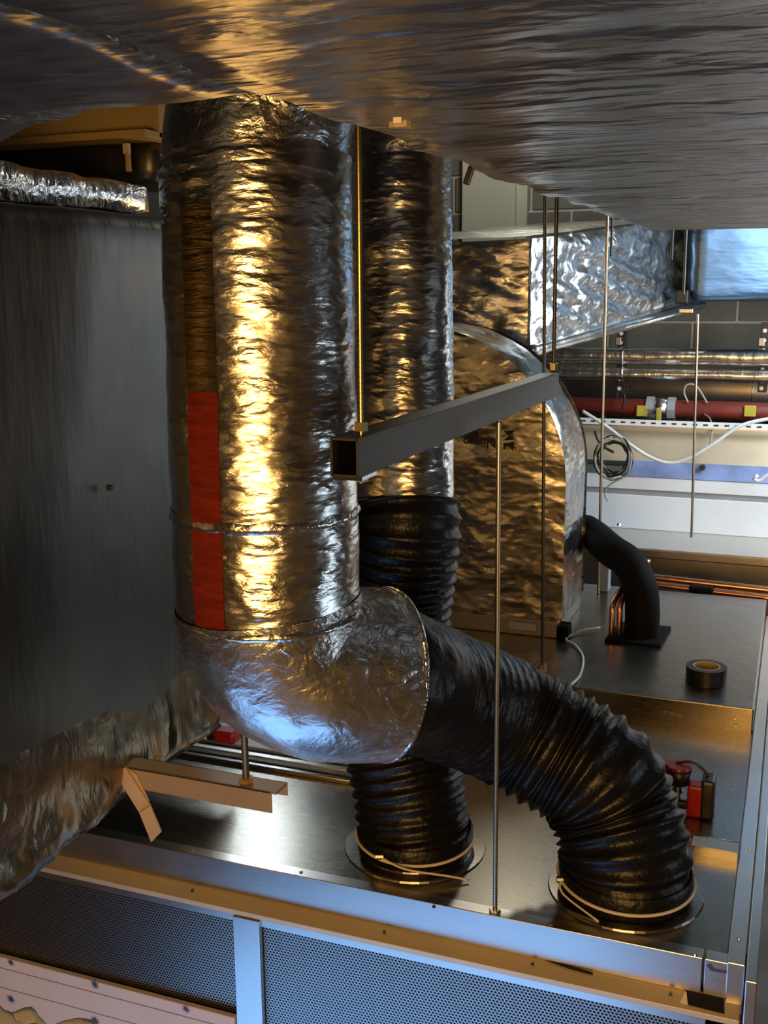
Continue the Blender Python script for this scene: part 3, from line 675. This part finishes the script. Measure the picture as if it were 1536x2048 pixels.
vst = MB().cyl((xv, 5.25, rpz), (xv, 5.20, rpz), 0.014, 10).build('stem', 'chrome', vl)
MB().box((xv - 0.012, 5.195, rpz - 0.135), (xv + 0.012, 5.205, rpz + 0.012)).build('lever', 'yellow_plastic', vst, bevel=0.003)
for x0, lab in ((1284, 'yellow tag on the red pipe left of the valve'), (1500, 'yellow tag on the red pipe at the right edge')):
    c = ony(x0, 822, 5.24); box_ = tag(box('pipe_tag', (c.x - 0.026, 5.236, c.z - 0.026), (c.x + 0.026, 5.246, c.z + 0.026), 'yellow_plastic', None, 0.003), lab, 'tag', 'yellow pipe tags')
def chan(label, px, y0, y1, Y):
    a, b = ony(px, y0, Y), ony(px, y1, Y); t = thing('slotted_channel', label, 'bracket', (b.x, Y, b.z), 'slotted wall channels')
    wbx = box('web', (b.x - 0.021, Y, b.z), (b.x + 0.021, Y + 0.03, a.z), 'black_plastic', t, 0.002)
    n = 5; k = 0; z = b.z + 0.02
    while z < a.z - 0.02:
        MB().cyl((b.x - 0.004, Y + 0.001, z), (b.x - 0.004, Y - 0.002, z), 0.0085 if k % 3 else 0.010, 10).build('slot', 'white_paint', wbx); z += 0.045; k += 1
    box('clip', (b.x - 0.030, Y - 0.012, a.z - 0.11), (b.x - 0.002, Y + 0.0, a.z - 0.07), 'zinc_dull', t, 0.003)
chan('slotted wall channel with pale holes left of the thin bare rod', 1240, 645, 785, 5.42)
chan('slotted wall channel with pale holes at the right edge of the picture', 1524, 645, 785, 5.42)
hx = ony(1249, 782, 5.2)
hb = thing('pipe_hook', 'black hexagonal hook hanging over the red pipe', 'hook', hx - Vector((0, 0, 0.09)))
MB().torus(hx, (0, 1, 0), 0.014, 0.004, 6, 6).build('eye', 'black_plastic', hb)
MB().tube(catmull([hx - Vector((0, 0, 0.014)), hx - Vector((-0.002, 0, 0.045)), hx - Vector((0.003, 0, 0.075)), hx - Vector((-0.003, 0.0, 0.088))], 0.01), 0.005, 8).build('shank', 'black_plastic', hb, True)

# ------------------------------------------------------------------ cables
def cable(name, label, pts, r, mat, cat='cable', group=None):
    P = even(catmull(pts, 0.01), 0.012); o = MB().tube(P, r, 10).build(name, mat, None, True); return tag(o, label, cat, group)
YC = 4.93
cable('white_cable', 'white cable sagging across the rear unit below the slotted rail', [ony(x, y, YC) for x, y in ((1165, 822), (1212, 852), (1255, 885), (1300, 914), (1340, 926), (1380, 915), (1430, 885), (1480, 852), (1536, 838), (1580, 836))], 0.008, 'white_cable')
cable('white_cable', 'short white cable end at the right edge beside the blue film', [ony(x, y, 4.9) for x, y in ((1580, 945), (1536, 950), (1518, 962), (1508, 958), (1516, 950))], 0.008, 'white_cable')
cable('thin_wire', 'thin pale wire loop above the red pipe', [ony(x, y, 5.25) for x, y in ((1376, 805), (1368, 785), (1372, 771), (1384, 768), (1396, 776), (1408, 795), (1414, 806))], 0.0045, 'grey_cable')
cable('thin_wire', 'thin yellowish wire dropping from the red pipe to the white cable', [ony(1408, 828, 5.25), ony(1420, 838, 5.19), ony(1424, 860, 5.05), ony(1421, 885, 4.97), ony(1413, 896, 4.938)], 0.0045, 'grey_cable')
cl0 = thing('cable_coil', 'untidy coil of brown cable hanging beside the round-backed duct', 'cable', ony(1230, 958, 4.8))
c0 = ony(1229, 915, 4.8)
for k in range(7):
    rr = 0.055 + 0.008 * k * random.random(); ph = random.random() * 6
    P = []
    for i in range(41):
        a = ph + 2 * math.pi * i / 40
        P.append(c0 + Vector((rr * 1.05 * math.cos(a) + 0.006 * nz((math.cos(a), math.sin(a), k), 2), 0.012 * math.sin(a * 2 + k) - 0.006 * k, rr * 1.25 * math.sin(a) + 0.008 * nz((math.cos(a), math.sin(a), k + 9), 2))))
    MB().tube(P, 0.0048, 8).build('loop', 'grey_cable' if k % 2 else 'black_plastic', cl0, True)
P = even(catmull([ony(x, y, 4.76) for x, y in ((1248, 955), (1225, 966), (1212, 978), (1210, 992), (1216, 1002))], 0.01), 0.01)
MB().tube(P, 0.0035, 8).build('loose_end', 'grey_cable', cl0, True)
P = even(catmull([ony(x, y, 4.85) for x, y in ((1190, 862), (1196, 880), (1210, 895), (1228, 905))], 0.01), 0.01)
MB().tube(P, 0.006, 8).build('lead', 'black_plastic', cl0, True)
cable('white_cable', 'thin white cable looping over the rear cover towards the black flexible duct', [onz(1200, 1255, 0.08), onz(1160, 1262, 0.078), onz(1132, 1278, 0.076), onz(1150, 1290, 0.076), onz(1166, 1315, 0.076), onz(1160, 1350, 0.076), onz(1140, 1372, 0.076), ony(1120, 1400, 3.02), ony(1100, 1412, 3.0)], 0.004, 'white_cable')

# ------------------------------------------------------------------ things on the rear cover
bp = thing('lagged_bend', 'black rubber-lagged pipe bend entering the rear cover through a black plate', 'pipe', (-0.43, 3.57, Z0))
MB().prism([(-0.545, 3.475, Z0), (-0.362, 3.475, Z0), (-0.352, 3.69, Z0), (-0.53, 3.69, Z0)], (0, 0, 0.010)).build('plate', 'black_rubber', bp)
ptc = [Vector((-0.440, 3.57, 0.06)), Vector((-0.437, 3.575, 0.15)), Vector((-0.452, 3.60, 0.235)), Vector((-0.50, 3.66, 0.300)), Vector((-0.575, 3.73, 0.325)), Vector((-0.66, 3.92, 0.325)), Vector((-0.72, 4.05, 0.32))]
MB().tube(even(catmull(ptc, 0.01), 0.015), 0.058, 28).build('lagging', 'black_rubber', bp, True)
cp = thing('copper_pipe', 'short copper pipe pair rising beside the black pipe bend', 'pipe', (-0.53, 3.55, Z0))
for dx, dy in ((0.0, 0.0), (0.022, 0.02)):
    MB().tube(even(catmull([(-0.532 + dx, 3.53 + dy, 0.06), (-0.532 + dx, 3.53 + dy, 0.14), (-0.53 + dx, 3.55 + dy, 0.19), (-0.50 + dx, 3.66 + dy, 0.245), (-0.47 + dx, 3.75 + dy, 0.29)], 0.01), 0.01), 0.010, 14).build('tube', 'copper', cp, True)
cq = thing('copper_line', 'long copper refrigerant lines running right behind the rear cover', 'pipe', (-0.3, 4.35, 0.12))
for k, (y0, y1, dy) in enumerate(((1152, 1180, 0.0), (1166, 1196, 0.03))):
    Y = 4.28 + dy; a = ony(1275, y0, Y); b = ony(1536, y1, Y)
    P = [a + Vector((-0.045, -0.03, -0.12)), a + Vector((-0.040, -0.02, -0.05)), a + Vector((-0.015, 0, -0.008)), a + Vector((0.03, 0, 0)), a.lerp(b, 0.5), b, b + (b - a) * 0.6]
    MB().tube(even(catmull(P, 0.01), 0.02), 0.014, 14).build('tube', 'copper', cq, True)
c = ony(1410, 1178, 4.24); MB().box((c.x - 0.06, 4.22, c.z - 0.03), (c.x + 0.03, 4.34, c.z + 0.012)).build('saddle', 'black_rubber', cq, bevel=0.008)
c = ony(1225, 1130, 4.1)
sp = thing('pale_stub', 'short pale pipe stub behind the black pipe bend', 'pipe', (c.x, 4.1, 0.07))
MB().tube([(c.x - 0.03, 4.10, 0.20), (c.x + 0.0, 4.12, c.z + 0.01)], lambda i, d: 0.018, 14).build('tube', 'white_cable', sp, True)
box('base', (c.x - 0.05, 4.08, 0.07), (c.x - 0.01, 4.14, 0.21), 'grey_plastic', sp, 0.004)
tp = thing('tape_roll', 'dark roll of adhesive tape lying flat on the rear cover', 'tape', (-0.197, 3.19, Z0))
tc_ = Vector((-0.197, 3.205, Z0))
def ringmesh(ro, ri, z0, z1, seg=48):
    vs = []; 
    for i in range(seg):
        a = 2 * math.pi * i / seg; e = Vector((math.cos(a), math.sin(a), 0))
        vs += [tc_ + e * ri + Vector((0, 0, z0)), tc_ + e * ro + Vector((0, 0, z0)), tc_ + e * ro + Vector((0, 0, z1)), tc_ + e * ri + Vector((0, 0, z1))]
    return MB().add(vs, [(i * 4 + k, ((i + 1) % seg) * 4 + k, ((i + 1) % seg) * 4 + (k + 1) % 4, i * 4 + (k + 1) % 4) for i in range(seg) for k in range(4)])
ringmesh(0.059, 0.040, 0.001, 0.050).build('tape', 'black_tape', tp)
ringmesh(0.0398, 0.036, 0.0, 0.051).build('core', 'card', tp)

# ------------------------------------------------------------------ red tool and bright angle bracket
tx = Vector((-0.165, 2.50, 0.0))
tl = thing('cordless_tool', 'red and black cordless tool with strap standing beside the ribbed duct bend', 'tool', tx)
def tb(x, y, Y): return ony(x, y, Y)
a, b = tb(1372, 1630, 2.46), tb(1412, 1585, 2.46)
MB().box((a.x, 2.455, 0.0), (b.x, 2.50, b.z + 0.012)).build('body', 'red_plastic', tl, bevel=0.006)
MB().box((b.x - 0.012, 2.452, 0.0), (b.x + 0.020, 2.515, b.z + 0.030)).build('battery', 'black_plastic', tl, bevel=0.007)
c = tb(1356, 1560, 2.48); hz = c.z
hd = MB().cyl((c.x, 2.48, hz + 0.034), (c.x, 2.48, hz - 0.006), 0.031, 28, 0.026).build('head', 'black_plastic', tl, True)
MB().cyl((c.x, 2.48, hz + 0.0335), (c.x, 2.48, hz + 0.040), 0.0305, 28, 0.029).build('head_top', 'red_plastic', hd)
MB().tube([(c.x, 2.48, z) for z in (hz - 0.004, hz - 0.012, hz - 0.018, hz - 0.028, hz - 0.034, 0.0)], lambda i, d: (0.012, 0.013, 0.010, 0.014, 0.009, 0.009)[i], 16).build('neck', 'zinc_rim', tl, True)
MB().cyl((c.x, 2.48, 0.02), (a.x + 0.01, 2.48, 0.02), 0.012, 12).build('yoke', 'black_plastic', tl)
MB().tube(even(catmull([tb(x, y, 2.485) for x, y in ((1352, 1527), (1380, 1523), (1402, 1535), (1418, 1555), (1425, 1580), (1424, 1606))], 0.01), 0.006), 0.0035, 8).build('strap', 'black_plastic', tl, True)
ab = thing('angle_bracket', 'bright galvanised angle bracket against the side rim beside the ribbed duct', 'bracket', (-0.1, 2.29, 0))
MB().prism([(-0.152, 2.285, 0.0), (-0.053, 2.285, 0.0), (-0.053, 2.285, 0.020), (-0.143, 2.285, 0.020), (-0.145, 2.285, 0.010)], (0, 0.003, 0)).build('upright', 'zinc_rim', ab)
MB().hexa([(-0.152, 2.285, 0.0195), (-0.053, 2.285, 0.0195), (-0.053, 2.325, 0.0225), (-0.150, 2.325, 0.0225), (-0.152, 2.285, 0.0215), (-0.053, 2.285, 0.0215), (-0.053, 2.325, 0.0245), (-0.150, 2.325, 0.0245)]).build('top_flange', 'zinc_rim', ab)
MB().cyl((-0.150, 2.326, 0.0235), (-0.053, 2.326, 0.0235), 0.002, 8).build('rolled_edge', 'chrome', ab, True)

# ------------------------------------------------------------------ overhead odds and ends
c = onz(800, 258, 1.375)
th_ = thing('torn_patch', 'small torn orange patch with white tag on the overhead duct edge', 'patch', c)
MB().prism([c + Vector((dx, dy, 0.006)) for dx, dy in ((-0.009, -0.003), (-0.003, -0.007), (0.008, -0.006), (0.009, 0.003), (-0.005, 0.006))], (0, 0, -0.005)).build('patch', 'card', th_)
MB().prism([c + Vector((dx, dy, 0.008)) for dx, dy in ((-0.001, -0.014), (0.006, -0.013), (0.005, -0.009), (-0.002, -0.009))], (0, 0, -0.005)).build('white_tag', 'label_paper', th_)
c = at(938, 351, 1.52)
MB_ = MB().box((-0.005, -0.003, -0.013), (0.005, 0.003, 0.013)).build('black_clip', 'black_plastic', None, bevel=0.002)
MB_.location = c; MB_.rotation_euler = (0.0, math.radians(20), 0); tag(MB_, 'small black clip dangling at the edge of the overhead duct', 'clip')

# ------------------------------------------------------------------ white board at lower left
YB = 1.855
wbz = ony(235, 1975, YB).z
bd = thing('star_board', 'pinkish white board with blue starburst marks along the bottom left', 'board', (-1.35, YB, FZ))
box('board', (XL, YB, FZ), (mu0 - 0.003, YB + 0.014, wbz), 'board_white', bd, 0.002)
for dz in (0.030, 0.085):
    box('printed_line', (XL, YB - 0.0006, wbz - dz - 0.0012), (mu0 - 0.003, YB, wbz - dz + 0.0012), 'line_grey', bd)
def star(x, y, r):
    c = ony(x, y, YB); poly = []
    for i in range(20):
        a = 2 * math.pi * i / 20; q = r * ((1.0 + 0.3 * random.random()) if i % 2 == 0 else 0.42)
        poly.append((c.x + q * math.cos(a), YB, c.z + q * math.sin(a)))
    MB().prism(poly, (0, -0.001, 0)).build('star_mark', 'star_blue', bd)
for (x, y, r) in ((190, 1969, 0.011), (372, 2018, 0.010), (22, 1925, 0.009), (190, 2042, 0.014), (22, 1998, 0.012)): star(x, y, r)
ps = thing('plastic_sheet', 'crumpled pale plastic sheet in the bottom left corner', 'plastic', at(60, 2060, 1.9))
def psheet():
    vs = []; n = 26
    for i in range(n + 1):
        for j in range(n + 1):
            x = -120 + 300 * i / n; y = 2018 + 0.22 * x + 120 * j / n
            p = at(x, y, 1.93 - 0.10 * j / n); p += Vector((0, 1, 0.4)) * (0.03 * nz((i / n, j / n, 0), 6))
            vs.append(p)
    o = MB().add(vs, [(i * (n + 1) + j, (i + 1) * (n + 1) + j, (i + 1) * (n + 1) + j + 1, i * (n + 1) + j + 1) for i in range(n) for j in range(n)]).build('sheet', 'plastic_sheet', ps, True)
    md = o.modifiers.new('thickness', 'SOLIDIFY'); md.thickness = 0.003
psheet()
